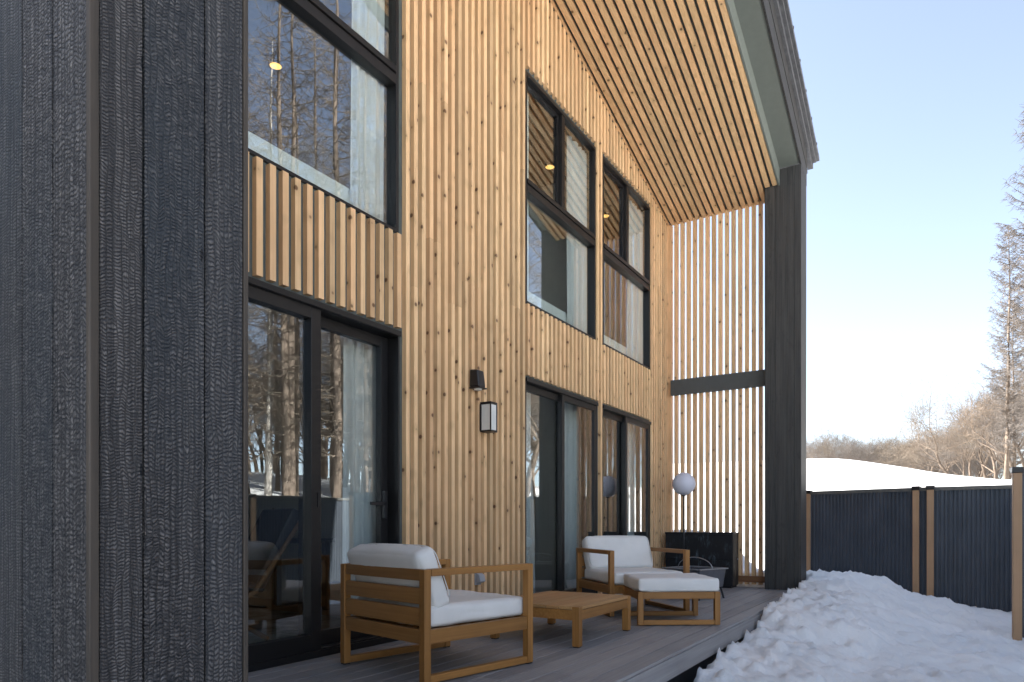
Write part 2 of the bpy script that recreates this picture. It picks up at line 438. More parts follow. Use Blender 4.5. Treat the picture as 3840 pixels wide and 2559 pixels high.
# children are modelled in plan coordinates, so cancel the empty's offset
def hpart(o):
    o.location = (-5.5, 0, 0); return o
OPEN = [  # x0,x1,z0,z1
    (2.27, 3.93, 0.0, 2.35), (2.27, 3.92, 3.11, 5.44),
    (5.80, 7.49, 0.0, 2.35), (5.80, 7.455, 3.11, 5.44),
    (7.65, 9.285, 0.0, 2.35), (7.65, 9.285, 3.11, 5.44)]
X0, X1, XR = .78, 10.12, 5.45
SL = .268
def soff(x):   # underside of the soffit battens
    return 5.41 + (10.05-max(x, 2*XR-x))*SL
BD = .040
# backing wall, split round the openings
mb = MB()
cuts = sorted(set([X0, X1, XR] + [o[0] for o in OPEN] + [o[1] for o in OPEN]))
for a, b in zip(cuts, cuts[1:]):
    xm = (a+b)/2; zs = [-.45]
    for o in sorted([o for o in OPEN if o[0] < xm < o[1]], key=lambda o: o[2]):
        if o[2] > zs[-1] + .01: mb.box(a, b, -.20, -BD, zs[-1], o[2], .5)
        zs.append(o[3])
    ya, yb = -.20, -BD
    mb.hexa([(a,ya,zs[-1]),(b,ya,zs[-1]),(b,yb,zs[-1]),(a,yb,zs[-1])], [(a,ya,soff(a)+.02),(b,ya,soff(b)+.02),(b,yb,soff(b)+.02),(a,yb,soff(a)+.02)], .5)
hpart(mb.build('wall', M['backing'], house))
# batten cladding
mb = MB(); P = .0965; W = .046
k = -33
batx = []
while True:
    xr = 3.924 + k*P; k += 1
    if xr < X0 + .4: continue
    if xr > 10.03: break
    batx.append(xr)
    a, b = xr-W, xr; xm = (a+b)/2; z = .02
    tn = random.random()
    for o in sorted([o for o in OPEN if o[0]-.012 < xm < o[1]+.012], key=lambda o: o[2]):
        if o[2] > z+.05: mb.box(a, b, -BD, 0, z, o[2]-.012, tn)
        z = o[3]+.035
    top = soff(xm)+.015
    # joints between lengths
    jz = random.choice([3.2, 3.0, 2.75, 99, 4.4])
    if z < jz < top-.4:
        mb.box(a, b, -BD, 0, z, jz, tn); mb.box(a, b, -BD, 0, jz+.0015, top, random.random())
    else: mb.box(a, b, -BD, 0, z, top, tn)
hpart(tag(mb.build('batten_cladding', M['batten'], house), 'vertical pale larch battens with dark knots over a green grey wall'))

# windows and doors
def frame(mb, x0, x1, z0, z1, y0, y1, w, wb=None, wt=None):
    wb = w if wb is None else wb; wt = w if wt is None else wt
    mb.box(x0, x0+w, y0, y1, z0, z1, .5); mb.box(x1-w, x1, y0, y1, z0, z1, .5)
    mb.box(x0+w, x1-w, y0, y1, z0, z0+wb, .5); mb.box(x0+w, x1-w, y0, y1, z1-wt, z1, .5)
def pane(x0, x1, z0, z1, y, parent):
    m = MB(); m.box(x0, x1, y-.006, y, z0, z1, .5)
    m.build('pane', M['glass'], parent)
def window(o, label, split):
    x0, x1, z0, z1 = o; zt = 4.27
    m = MB()
    frame(m, x0, x1, z0, z1, -.158, -.022, .035, .025, .04)
    m.box(x0+.035, x1-.035, -.105, -.020, zt-.035, zt+.035, .5)      # transom
    m.box(x0+.035, x1-.035, -.104, -.012, zt+.050, zt+.095, .5)      # sash bottom rail
    m.box(x0+.035, x1-.035, -.10, -.030, zt+.035, zt+.050, .5)
    if split:
        xm = (x0+x1)/2
        m.box(xm-.035, xm+.035, -.104, -.030, zt+.095, z1-.04, .5)
        # sash of the left, deeper light
        frame(m, x0+.035, xm-.035, zt+.095, z1-.04, -.102, -.07, .03)
    m2 = m.build('window', M['metal'], house, bevel=.003); hpart(m2); tag(m2, label)
    if split:
        pane(x0+.035, (x0+x1)/2-.035, zt+.095, z1-.04, -.084, m2); pane((x0+x1)/2+.035, x1-.035, zt+.095, z1-.04, -.06, m2)
    else: pane(x0+.035, x1-.035, zt+.095, z1-.04, -.06, m2)
    pane(x0+.035, x1-.035, z0+.025, zt-.035, -.07, m2)
    w = MB(); w.box(x0+.036, x0+.30, -.205, -.163, z0+.225, z1-.04); w.box(x1-.07, x1-.036, -.205, -.163, z0+.225, z1-.04)
    w.box(x0+.036, x1-.036, -.207, -.161, z0+.026, z0+.17); w.box(x0+.036, x1-.036, -.203, -.167, z0+.1705, z0+.2245)
    w.build('inner_frame', M['white'], m2, bevel=.003)
window(OPEN[1], 'tall two-light window above the nearest glass door', False)
window(OPEN[3], 'middle upper window with split top light', True)
window(OPEN[5], 'far upper window with split top light', True)

def door(o, label, left_front, xm):
    x0, x1, z0, z1 = o
    m = MB()
    frame(m, x0, x1, z0, z1, -.24, -.022, .018, .045, .03)
    # head rail standing proud, and mullion
    m.box(x0, x1, -.022, -.004, z1-.028, z1+.012, .5)
    if left_front:
        frame(m, x0+.018, xm+.045, z0+.045, z1-.03, -.10, -.03, .085, .11, .075)
        frame(m, xm-.02, x1-.018, z0+.045, z1-.03, -.18, -.13, .075, .11, .075)
        m.box(xm+.0455, x1-.018, -.10, -.03, z0+.045, z0+.06, .5)
    else:
        frame(m, x0+.018, xm+.03, z0+.045, z1-.03, -.118, -.074, .05, .11, .07)
        frame(m, xm-.045, x1-.018, z0+.045, z1-.03, -.070, -.026, .055, .11, .06)
    d = m.build('sliding_door', M['metal'], house, bevel=.003); hpart(d); tag(d, label)
    if left_front:
        pane(x0+.103, xm-.04, z0+.155, z1-.105, -.07, d); pane(xm+.055, x1-.093, z0+.155, z1-.105, -.155, d)
        h = MB(); h.box(x1-.23, x1-.07, -.112, -.098, 1.03, 1.055); h.box(x1-.085, x1-.055, -.129, -.098, .93, 1.14)
        h.build('handle', M['black'], d, bevel=.002)
        l = MB(); l.box(xm+.012, xm+.022, -.030, -.022, 1.0, 1.1); l.build('latch', M['black'], d)
    else:
        pane(x0+.068, xm-.02, z0+.155, z1-.10, -.092, d); pane(xm+.01, x1-.073, z0+.155, z1-.09, -.045, d)
    for a, b in ((x0-.001, x0+.014), (x1-.014, x1+.001)):
        j = MB(); j.box(a, b, -.26, -.2405, z0, z1); j.build('jamb', M['jamb'], d)
door(OPEN[0], 'glass sliding door nearest the charred corner column', True, 3.11)
door(OPEN[2], 'glass sliding door behind the coffee table', False, 6.64)
door(OPEN[4], 'farthest glass sliding door', False, 8.44)

# soffit
def slope_box(mb, xa, xb, y0, y1, zf, h, tone=None, h2=None):
    mb.hexa([(xa,y0,zf(xa)),(xb,y0,zf(xb)),(xb,y1,zf(xb)),(xa,y1,zf(xa))], [(xa,y0,zf(xa)+h),(xb,y0,zf(xb)+h),(xb,y1,zf(xb)+h),(xa,y1,zf(xa)+h)], tone)
mb = MB(); SD = .040
ny = 17
for i in range(ny+1):
    yb = 1.625 - i*.0945; ya = yb-.058 if i < ny else .001
    if yb < .012: break
    end = 9.70 if yb > 1.44 else 9.99
    tn = random.random()
    for side in (0, 1):
        a, b = (XR, end) if side == 0 else (1.14 if yb > 1.44 else .8, XR)
        if side == 0:
            j = random.uniform(7, 9)
            slope_box(mb, a, j, max(ya, .001), yb, soff, SD, tn); slope_box(mb, j+.002, b, max(ya, .001), yb, soff, SD, random.random())
        else: slope_box(mb, a, b, max(ya, .001), yb, soff, SD, tn)
hpart(tag(mb.build('soffit_battens', M['soffit_batten'], house), 'larch battens running down the sloping soffit'))
mb = MB()
for a, b in ((XR, 9.985), (.80, XR)):
    slope_box(mb, a, b, -.02, 1.63, lambda x: soff(x)+SD, .03, .5)
hpart(mb.build('soffit_backing', M['backing'], house))
mb = MB()
for a, b in ((XR, 9.72), (1.14, XR)):
    slope_box(mb, a, b, 1.632, 1.655, soff, .25, .5)
    slope_box(mb, a, b, 1.655, 1.905, lambda x: soff(x)+.232, .03, .5)
hpart(mb.build('soffit_edge', M['soffit_panel'], house))
mb = MB()
for a, b in ((XR, 10.16), (.74, XR)):
    slope_box(mb, a, b, 1.906, 1.930, lambda x: soff(x)+.225, .245)
    slope_box(mb, a, b, 1.906, 1.936, lambda x: soff(x)+.473, .20)
hpart(tag(mb.build('bargeboard', M['char_far'], house), 'charred bargeboard along the gable edge'))
# roof: slab, seamed sheet and stepped verge trim
mb = MB()
for a, b in ((XR, 10.44), (.35, XR)):
    zf = lambda x: soff(x)+.60
    slope_box(mb, a, b, -9, 1.90, zf, .06, .5)
    slope_box(mb, a, b, 1.902, 1.975, lambda x: soff(x)+.650, .075, .3)
    slope_box(mb, a, b, 1.90, 2.015, lambda x: soff(x)+.728, .045, .7)
    slope_box(mb, a-.03 if a < 1 else a, b+(.05 if b > 6 else 0), -9, 2.05, lambda x: soff(x)+.776, .05, .5)
    n = int((b-a)/.42)
    for i in range(n):                                      # edge folds of the roof sheets
        x = a+(i+.5)*(b-a)/n
        mb.box(x-.012, x+.012, -9, 2.058, soff(x)+.80, soff(x)+.831, .5)
hpart(mb.build('roof', M['roofmetal'], house, bevel=.004))
# eaves fascia at the low ends, side walls, rear wall
mb = MB()
mb.box(10.05, 10.12, -9, .0, -.45, 5.9); mb.box(.78, .85, -9, -.3, -.45, 5.9); mb.box(.78, 10.12, -9.1, -9, -.45, 6)
hpart(mb.build('side_wall', M['char_far'], house))
for xa, xb, xe in ((10.13, 16.5, 16.9), (.77, -7.0, -7.4)):      # unseen blocks added to keep the sun off the yard and left snow
    mb = MB(); mb.box(xa, xb, -13, -4.6, -.45, 6.4)
    hpart(mb.build('sun_block_wing', M['char_far'], house))
    mb = MB(); mb.hexa([(min(xa,xe),-13.4,6.41),(max(xa,xe),-13.4,6.41),(max(xa,xe),-4.2,6.41),(min(xa,xe),-4.2,6.41)], [(min(xa,xe),-9.2,8.8),(max(xa,xe),-9.2,8.8),(max(xa,xe),-8.8,8.8),(min(xa,xe),-8.8,8.8)])
    hpart(mb.build('sun_block_roof', M['roofmetal'], house))

# charred columns
def boards(mb, x0, x1, y0, y1, z0, z1, splits_x, splits_y, th=.018, gap=.0025):
    for a, b in zip(splits_x, splits_x[1:]):
        t = random.random()
        for ya, yb in ((y1-th, y1), (y0, y0+th)):
            mb.box(a+gap, b-gap, ya, yb, z0, z1, t if ya > y0+.1 else random.random())
    for a, b in zip(splits_y, splits_y[1:]):
        for xa, xb in ((x0, x0+th), (x1-th, x1)):
            mb.box(xa, xb, a+gap, b-gap, z0, z1, random.random())
mb = MB()
x0, x1, y0, y1 = .742, 1.135, 1.458, 1.928
boards(mb, x0+.003, x1, y0, y1, -.3, 6.1, [.762, .859, 1.012, 1.121], [1.478, 1.61, 1.76, 1.912])
c1 = hpart(tag(mb.build('charred_column', M['char'], house, bevel=.002), 'near charred timber corner column filling the left of the view'))
mb = MB(); mb.box(x0+.02, x1-.02, y0+.02, y1-.02, -.3, 6.1); mb.build('core', M['black'], c1)
mb = MB()
mb.box(x0, x0+.0205, y1-.0155, y1+.001, -.3, 6.1); mb.box(x1-.0135, x1+.001, y1-.016, y1+.001, -.3, 6.1)
mb.build('corner_trim', M['trimchar'], c1, bevel=.003)
mb = MB()
boards(mb, 9.72, 10.15, 1.459, 1.928, -.3, 5.72, [9.722, 9.86, 10.01, 10.148], [1.461, 1.60, 1.75, 1.84, 1.926], gap=.001)
c2 = hpart(tag(mb.build('charred_column', M['char_far'], house, bevel=.002), 'far charred timber corner column beside the slatted screen'))
mb = MB(); mb.box(9.74, 10.13, 1.479, 1.908, -.3, 5.72); mb.build('core', M['black'], c2)

# slatted screens
def screen(xa, face):
    mb = MB(); y = .098
    while y < 1.50:
        if y+.045 < 1.5:
            mb.box(xa, xa+.09*face, y, y+.045, .035, soff(xa)+.035)
        y += .0943
    s = hpart(mb.build('slatted_screen', M['batten'], house))
    m = MB(); m.box(xa-.05*face, xa-.002*face, .03, 1.456, .07, .157); m.build('bottom_rail', M['rail'], s)
    m = MB(); m.box(xa-.05*face, xa-.001*face, .06, 1.458, 2.835, 3.065); m.build('cross_beam', M['beam'], s, bevel=.003)
    return s
tag(screen(9.97, 1), 'open vertical slat screen at the far end of the deck')
mb = MB()  # unseen solid wall, added to darken the battens' sides facing it
boards(mb, .79, 1.09, -.02, 1.455, -.3, 5.72, [.79, .94, 1.09], [-.02+.1475*k for k in range(11)])
hpart(tag(mb.build('shade_end_wall', M['char'], house), 'unseen charred board wall added behind the near column to shade the battens'))
mb = MB(); mb.box(.81, 1.07, 0, 1.435, -.3, 5.9); hpart(mb.build('shade_end_wall_core', M['black'], house))
mb = MB(); mb.box(10.035, 10.08, .0, .045, .02, 5.45); mb.box(9.985, 10.03, -.001, .044, .02, 5.45, .2)
hpart(mb.build('corner_batten', M['batten'], house))

# interior shell
mb = MB()
mb.box(.86, 10.04, -6.0, -5.9, 0, 5.3); mb.box(.86, 10.04, -5.9, -.26, 2.72, 2.95)
for x in (5.15, 7.55): mb.box(x+.15, x+.21, -5.9, -.40, .0, 2.72)
for x in (5.15, 7.55): mb.box(x+.15, x+.21, -5.9, -.40, 2.95, 5.3)
hpart(mb.build('interior_wall', M['plaster'], house))
mb = MB(); mb.box(.86, 10.04, -5.9, -.31, -.12, -.01); hpart(mb.build('interior_floor', M['ifloor'], house))
mb = MB(); mb.box(.86, 10.04, -5.9, -.31, 5.3, 5.4); hpart(mb.build('interior_ceiling', M['ceiling'], house))
mb = MB(); mb.box(2.9, 5.14, -5.89, -5.8, 0, 2.7); mb.box(.87, 2.2, -5.89, -5.84, 0, 2.7); hpart(mb.build('wood_panelling', M['panelwood'], house))

# ------------------------------------------------------------------ deck
dk = tag(empty('wooden_deck', 5.5, 0, 0), 'grey board deck running along the batten wall under the furniture', 'deck')
mb = MB(); yb = 1.93; i = 0
while yb > .02:
    w = .142; ya = max(.004, yb-w+.008)
    x = .2
    while x < 9.96:
        L = random.choice([3.0, 3.6, 4.0]) if x > .2 else random.uniform(1.2, 3.4)
        xe = min(9.96, x+L)
        mb.box(x, xe-.003, ya if ya > .01 else -.02, yb, -.022, 0)
        x = xe
    yb -= w
o = mb.build('deck_boards', M['deck'], dk, bevel=.003); o.location = (-5.5, 0, 0)
mb = MB(); mb.box(.2, 9.96, 1.912, 1.936, -.165, -.024, .8); o = mb.build('fascia_board', M['deck'], dk, bevel=.003); o.location = (-5.5, 0, 0)
mb = MB(); mb.box(.2, 9.96, 1.80, 1.86, -.42, -.024); mb.box(.2, 9.96, .1, .16, -.42, -.024); o = mb.build('joist', M['black'], dk); o.location = (-5.5, 0, 0)

# ------------------------------------------------------------------ furniture
def cushion_mesh(mb, x0, x1, y0, y1, z0, z1, r=.028, puff=.012, seed=0, n=22, top=None):
    """soft box: a rounded box with slightly swollen faces and shallow creases"""
    c = Vector(((x0+x1)/2, (y0+y1)/2, (z0+z1)/2)); h = Vector(((x1-x0)/2, (y1-y0)/2, (z1-z0)/2))
    idx = {}
    def vert(p):
        key = (round(p[0]*2e3), round(p[1]*2e3), round(p[2]*2e3))
        if key in idx: return idx[key]
        q = Vector(p)                                    # in -1..1 cube
        a = Vector((q.x*h.x, q.y*h.y, q.z*h.z))
        inner = Vector((max(-h.x+r, min(h.x-r, a.x)), max(-h.y+r, min(h.y-r, a.y)), max(-h.z+r, min(h.z-r, a.z))))
        d = a-inner
        if d.length > 1e-6: a = inner + d.normalized()*min(d.length, r) if d.length > r else a
        for k in range(3):
            o1, o2 = (k+1) % 3, (k+2) % 3
            if abs(q[k]) > .98:
                s = (1-q[o1]**2)*(1-q[o2]**2); a[k] += math.copysign(puff*s, q[k])
        w = a+Vector((seed*3.1, seed, 0))
        a += Vector((noise.noise(w*9), noise.noise(w*9+Vector((7,0,0))), noise.noise(w*9+Vector((0,7,0)))))*.0035
        a += Vector((0, 0, noise.noise(w*4)))*.005
        a += Vector((1, 1, 1))*(-.004*max(0, 1-abs(noise.noise(Vector((w.x*3, w.y*7, w.z*5))))*9))
        idx[key] = len(mb.v); mb.v.append(c+a); return idx[key]
    def g(i): 
        u = i/n*2-1
        return math.copysign(1-(1-abs(u))**1.5, u)
    for k in range(3):
        for sgn in (-1, 1):
            for i in range(n):
                for j in range(n):
                    q = []
                    for (di, dj) in ((0,0),(1,0),(1,1),(0,1)):
                        p = [0,0,0]; p[k] = sgn; p[(k+1) % 3] = g(i+di); p[(k+2) % 3] = g(j+dj); q.append(vert(p))
                    if sgn < 0: q.reverse()
                    mb.face(q, .5)
def lean(mb, start, px, pz, ang):
    for i in range(start, len(mb.v)):
        v = mb.v[i]; x, z = v.x-px, v.z-pz
        mb.v[i] = Vector((px + x*math.cos(ang) + z*math.sin(ang), v.y, pz - x*math.sin(ang) + z*math.cos(ang)))
def armchair(x, y, rot, label, seed):
    t = tag(empty('lounge_armchair', x, y, 0, rot), label, 'armchair', 'teak lounge armchairs on the deck')
    HW, DP, p = .405, .827, .024
    for (lx, ly) in ((0, HW), (0, -HW), (DP, HW), (DP, -HW)):
        m = MB(); m.box(lx-p, lx+p, ly-p, ly+p, .008, .636); m.build('leg', M['teak_v'], t, bevel=.004)
    for s in (-1, 1):
        m = MB(); m.box(p+.001, DP-p-.001, s*HW-.028, s*HW+.028, .598, .637); m.build('armrest', M['teak'], t, bevel=.004)
        m = MB(); m.box(p+.001, DP-p-.001, s*HW-.021, s*HW+.021, .008, .050); m.build('runner', M['teak'], t, bevel=.004)
        for lx in (0, DP):
            m = MB(); m.box(lx-.02, lx+.02, s*HW-.02, s*HW+.02, 0, .008); m.build('foot_pad', M['black'], t)
    m = MB()
    for s in (-1, 1): m.box(p+.001, DP-p-.001, s*HW-.017, s*HW+.017, .222, .302)
    m.box(DP-.017, DP+.017, -HW+p+.001, HW-p-.001, .222, .302)
    for k in range(6): m.box(.10+k*.125, .16+k*.125, -HW+.018, HW-.018, .272, .292)
    m.build('seat_frame', M['teak'], t, bevel=.003)
    m = MB()
    for z0, z1 in ((.572, .636), (.442, .532), (.322, .420), (.222, .304)):
        m.box(-.016, .016, -HW+p+.001, HW-p-.001, z0, z1)
    m.build('back_slats', M['teak_y'], t, bevel=.004)
    m = MB(); cushion_mesh(m, .055, DP+.015, -HW+.032, HW-.032, .303, .425, .03, .010, seed); m.build('seat_cushion', M['cushion'], t, smooth=True)
    m = MB(); cushion_mesh(m, .095, .235, -HW+.035, HW-.035, .43, .80, .036, .014, seed+2)
    lean(m, 0, .235, .43, R(-23)); 
    bc = m.build('back_cushion', M['cushion'], t, smooth=True)
    m = MB()                                                  # piping round the front face
    pts = []; ry, rz = HW-.05, .0
    for u in range(41):
        w = 2*math.pi*u/40; cx_, sx_ = math.cos(w), math.sin(w)
        e = .28
        pts.append((.236, math.copysign(abs(cx_)**e, cx_)*(HW-.045), .615+math.copysign(abs(sx_)**e, sx_)*.178))
    m.tube(pts, .0035, 6, cap=False); lean(m, 0, .235, .43, R(-23)); m.build('piping', M['cushion'], bc, smooth=True)
    return t
armchair(2.984, .68, R(12.4), 'teak armchair nearest the camera, seen from behind its slatted back', 1)
armchair(6.84, .476, R(131.8), 'teak armchair facing out beside the glass doors with a footstool before it', 5)

# footstool
ot = tag(empty('footstool', 6.04, 1.375, 0, R(55.1)), 'square teak footstool with thick off white cushion in front of the far armchair', 'footstool')
hx, hy, p = .34, .30, .024
for sx in (-1, 1):
    for sy in (-1, 1):
        m = MB(); m.box(sx*hx-p, sx*hx+p, sy*hy-p, sy*hy+p, .006, .296); m.build('leg', M['teak_v'], ot, bevel=.004)
for sy in (-1, 1):
    m = MB(); m.box(-hx+p+.001, hx-p-.001, sy*hy-.02, sy*hy+.02, .008, .050); m.build('runner', M['teak'], ot, bevel=.004)
m = MB()
for sy in (-1, 1): m.box(-hx+p+.001, hx-p-.001, sy*hy-.018, sy*hy+.018, .235, .295)
for sx in (-1, 1): m.box(sx*hx-.018, sx*hx+.018, -hy+p+.001, hy-p-.001, .225, .294)
m.build('seat_frame', M['teak'], ot, bevel=.004)
m = MB(); cushion_mesh(m, -hx-.02, hx+.02, -hy-.02, hy+.02, .297, .415, .022, .008, 9); m.build('cushion', M['cushion'], ot, smooth=True)

# coffee table
ct = tag(empty('coffee_table', 4.825, .915, 0, 0), 'low slatted teak coffee table standing between the two armchairs', 'table')
tx, ty = .455, .355
for sx in (-1, 1):
    for sy in (-1, 1):
        m = MB(); m.box(sx*tx-.028, sx*tx+.028, sy*ty-.028, sy*ty+.028, .008, .293); lg = m.build('leg', M['teak_v'], ct, bevel=.003)
        m = MB(); m.box(sx*tx-.022, sx*tx+.022, sy*ty-.022, sy*ty+.022, 0, .008); m.build('foot_pad', M['black'], lg)
m = MB()
for sy in (-1, 1): m.box(-tx+.029, tx-.029, sy*ty-.02+sy*.004, sy*ty+.02+sy*.004, .195, .268)
for sx in (-1, 1): m.box(sx*tx-.02+sx*.004, sx*tx+.02+sx*.004, -ty+.029, ty-.029, .195, .268)
m.build('apron', M['teak'], ct, bevel=.003)
m = MB(); y = -ty+.031
nb = 6; bw = (2*ty-.062)/nb
m.box(-tx+.0295, tx-.0295, -ty-.027, -ty+.029, .272, .295); m.box(-tx+.0295, tx-.0295, ty-.029, ty+.027, .272, .295)
for k in range(nb):
    m.box(-tx-.027, tx+.027, -ty+.031+k*bw+.0018, -ty+.031+(k+1)*bw-.0018, .271, .2945)
m.build('tabletop', M['teak_light'], ct, bevel=.002)

# globe lamp
gl = tag(empty('globe_lamp', 9.25, .48, 0), 'floor lamp with white globe on thin black pole before the cabinet', 'lamp')
m = MB(); m.tube([(0,0,0),(0,0,.02)], [.13,.125], 28); m.build('base', M['black'], gl, smooth=False)
m = MB(); m.tube([(0,0,.02),(0,0,1.31)], .010, 12); m.build('pole', M['black'], gl, smooth=True)
m = MB(); m.sphere((0,0,1.455), .158, 40, 26); m.build('globe', M['globe'], gl, smooth=True)
m = MB(); m.tube([(0,0,1.285),(0,0,1.305)], .03, 20); m.build('collar', M['black'], gl)

# black cabinet
cb = tag(empty('storage_cabinet', 9.75, .58, 0), 'low black cabinet with scuffed doors against the slatted screen', 'cabinet')
m = MB(); m.box(-.165, .165, -.48, .48, .03, .752); m.box(-.15, .15, -.46, .46, 0, .03); m.build('body', M['cabinet'], cb, bevel=.004)
m = MB(); m.box(-.175, .17, -.488, .488, .7525, .778); m.build('top', M['cabinet'], cb, bevel=.004)
for ya, yb in ((-.478, -.002), (.002, .478)):
    m = MB(); m.box(-.179, -.1655, ya, yb, .39, .748); m.build('door', M['cabinet'], cb, bevel=.002)
m = MB(); m.box(-.179, -.1655, -.478, .478, .035, .384); m.build('drawer', M['cabinet'], cb, bevel=.002)
m = MB(); m.box(-.14, .15, .4805, .484, .04, .745); m.build('side_panel', M['trimchar'], cb)
m = MB(); m.sphere((.06, .497, .40), .012, 12, 8); m.build('knob', M['steel'], cb, smooth=True)

# portable fire pit with bail handle
fp = tag(empty('fire_pit', 8.12, .98, 0, R(20)), 'small grey metal fire pit with wire handle behind the footstool', 'fire pit')
m = MB()
for a in range(4):
    c, s = math.cos(a*math.pi/2), math.sin(a*math.pi/2)
    pts = [(-.27,.24),(.27,.24),(.27,.255),(-.27,.255)]
    lo = [(x*c-y*s, x*s+y*c, .14) for x, y in [(-.235,.222),(.235,.222),(.235,.235),(-.235,.235)]]
    hi = [(x*c-y*s, x*s+y*c, .352) for x, y in [(-.258,.245),(.258,.245),(.258,.258),(-.258,.258)]]
    m.hexa(lo, hi, .5)
m.box(-.23, .23, -.23, .23, .14, .15); m.build('bowl', M['ironbox'], fp, bevel=.003)
m = MB(); frame_pts = .27
for s in (-1, 1):
    m.box(-.275, .275, s*.265-.018, s*.265+.018, .353, .366, .5); m.box(s*.265-.018, s*.265+.018, -.246, .246, .353, .366, .5)
m.build('rim', M['steel'], fp, bevel=.002)
for sx in (-1, 1):
    for sy in (-1, 1):
        m = MB(); m.tube([(sx*.24, sy*.24, 0), (sx*.21, sy*.21, .15)], .012, 8); m.build('leg', M['black'], fp)
m = MB(); m.tube([(0, .25*math.cos(w), .36+.13*math.sin(w)) for w in [math.pi*k/16 for k in range(17)]], .006, 8); m.build('handle', M['steel'], fp, smooth=True)

# wall fittings
la = tag(empty('wall_lantern', 5.01, 0, 1.843), 'boxy black wall lantern with frosted panes on the batten wall', 'lantern')
m = MB(); m.box(-.045, .045, .0005, .012, -.12, .12); m.build('back_plate', M['black'], la)
m = MB(); m.box(-.054, .054, .012, .127, .112, .133); m.box(-.054, .054, .012, .127, -.133, -.117)
for sx in (-1, 1):
    for yy in (.012, .117): m.box(sx*.049-.005, sx*.049+.005, yy, yy+.010, -.1165, .1115)
m.build('frame', M['metal'], la, bevel=.0015)
m = MB(); m.box(-.045, .045, .018, .120, -.116, .111); m.build('shade', M['frost'], la)
sp = tag(empty('wall_spotlight', 4.86, 0, 2.16), 'small black hooded downlight fixed above the wall lantern', 'wall light')
m = MB(); m.hexa([(-.055,.001,-.075),(.055,.001,-.075),(.055,.105,-.075),(-.055,.105,-.075)], [(-.052,.001,.085),(.052,.001,.085),(.052,.088,.075),(-.052,.088,.075)], .5)
m.build('hood', M['black'], sp, bevel=.016, seg=3)
m = MB(); m.box(-.06, .06, .001, .115, -.086, -.0755); m.build('lip', M['black'], sp, bevel=.003)
m = MB(); m.tube([(0,.055,-.098),(0,.055,-.087)], .035, 20); m.build('lens', M['frost'], sp)
ou = tag(empty('outlet_cover', 4.93, 0, .41), 'small grey weatherproof outlet cover low on the batten wall', 'outlet cover')
m = MB(); m.box(-.045, .045, .0005, .012, -.06, .06); m.build('back_plate', M['greybox'], ou, bevel=.002)
m = MB(); m.hexa([(-.04,.0125,-.05),(.04,.0125,-.05),(.04,.065,-.03),(-.04,.065,-.03)], [(-.04,.0125,.05),(.04,.0125,.05),(.04,.05,.03),(-.04,.05,.03)], .5)
m.build('hood', M['greybox'], ou, bevel=.006)

# ------------------------------------------------------------------ things indoors
def curtain(x0, x1, y, z0, z1, label, amp=.035, seed=0, taper=0):
    m = MB(); n = int((x1-x0)/.006); rows = 10
    for j in range(rows+1):
        v = j/rows
        for i in range(n+1):
            u = i/n; x = lerp(x0, x1, u) + taper*(1-v)*(u-.5)
            w = noise.noise(Vector((x*5, seed, v*.4)))*5
            m.v.append(Vector((x, y + amp*math.sin(x*62+w) + .25*amp*math.sin(x*170+w*2), lerp(z0, z1, v))))
    for j in range(rows):
        for i in range(n):
            b = j*(n+1)+i; m.face([b, b+1, b+n+2, b+n+1])
    o = m.build('curtain', M['curtain'], smooth=True)
    mo = o.modifiers.new('thickness', 'SOLIDIFY'); mo.thickness = .001
    tag(o, label, 'curtain', 'white curtains inside the windows'); return o
curtain(3.53, 3.875, -.135, 3.14, 5.38, 'white curtain at the right of the upper left window', .017, 1)
curtain(3.63, 4.15, -.30, .02, 2.6, 'pale curtain inside the nearest glass door', .03, 2)
curtain(6.93, 7.41, -.135, 3.14, 5.38, 'white curtain in the middle upper window', .017, 3)
curtain(8.72, 9.24, -.135, 3.14, 5.38, 'white curtain in the far upper window', .017, 4)
curtain(7.0, 7.68, -.30, .02, 2.6, 'grey blue curtain behind the right half of the middle glass door', .03, 5)
curtain(6.22, 6.36, -.30, .02, 2.6, 'narrow gathered curtain at the left edge of the middle glass door', .03, 6, .12)
curtain(9.05, 9.65, -.30, .02, 2.6, 'curtain inside the farthest glass door', .03, 7)
def downlight(x, y, z, label):
    t = tag(empty('ceiling_light', x, y, z), label, 'ceiling light', 'warm ceiling lights indoors')
    m = MB(); m.tube([(0,0,-.02),(0,0,0)], .055, 28); m.build('diffuser', M['lit'], t)
    m = MB()
    n = 28
    for k in range(n):
        a, b = 2*math.pi*k/n, 2*math.pi*(k+1)/n
        q = lambda r, w, z: (r*math.cos(w), r*math.sin(w), z)
        m.hexa([q(.056,a,-.024), q(.07,a,-.024), q(.07,b,-.024), q(.056,b,-.024)], [q(.056,a,0), q(.07,a,0), q(.07,b,0), q(.056,b,0)], .5)
    m.build('ring', M['black'], t)
downlight(4.28, -1.9, 5.298, 'round lit ceiling light in the upper left window')
downlight(7.28, -.56, 5.298, 'round lit ceiling light in the middle upper window')
downlight(8.85, -.53, 5.298, 'round lit ceiling light in the far upper window')

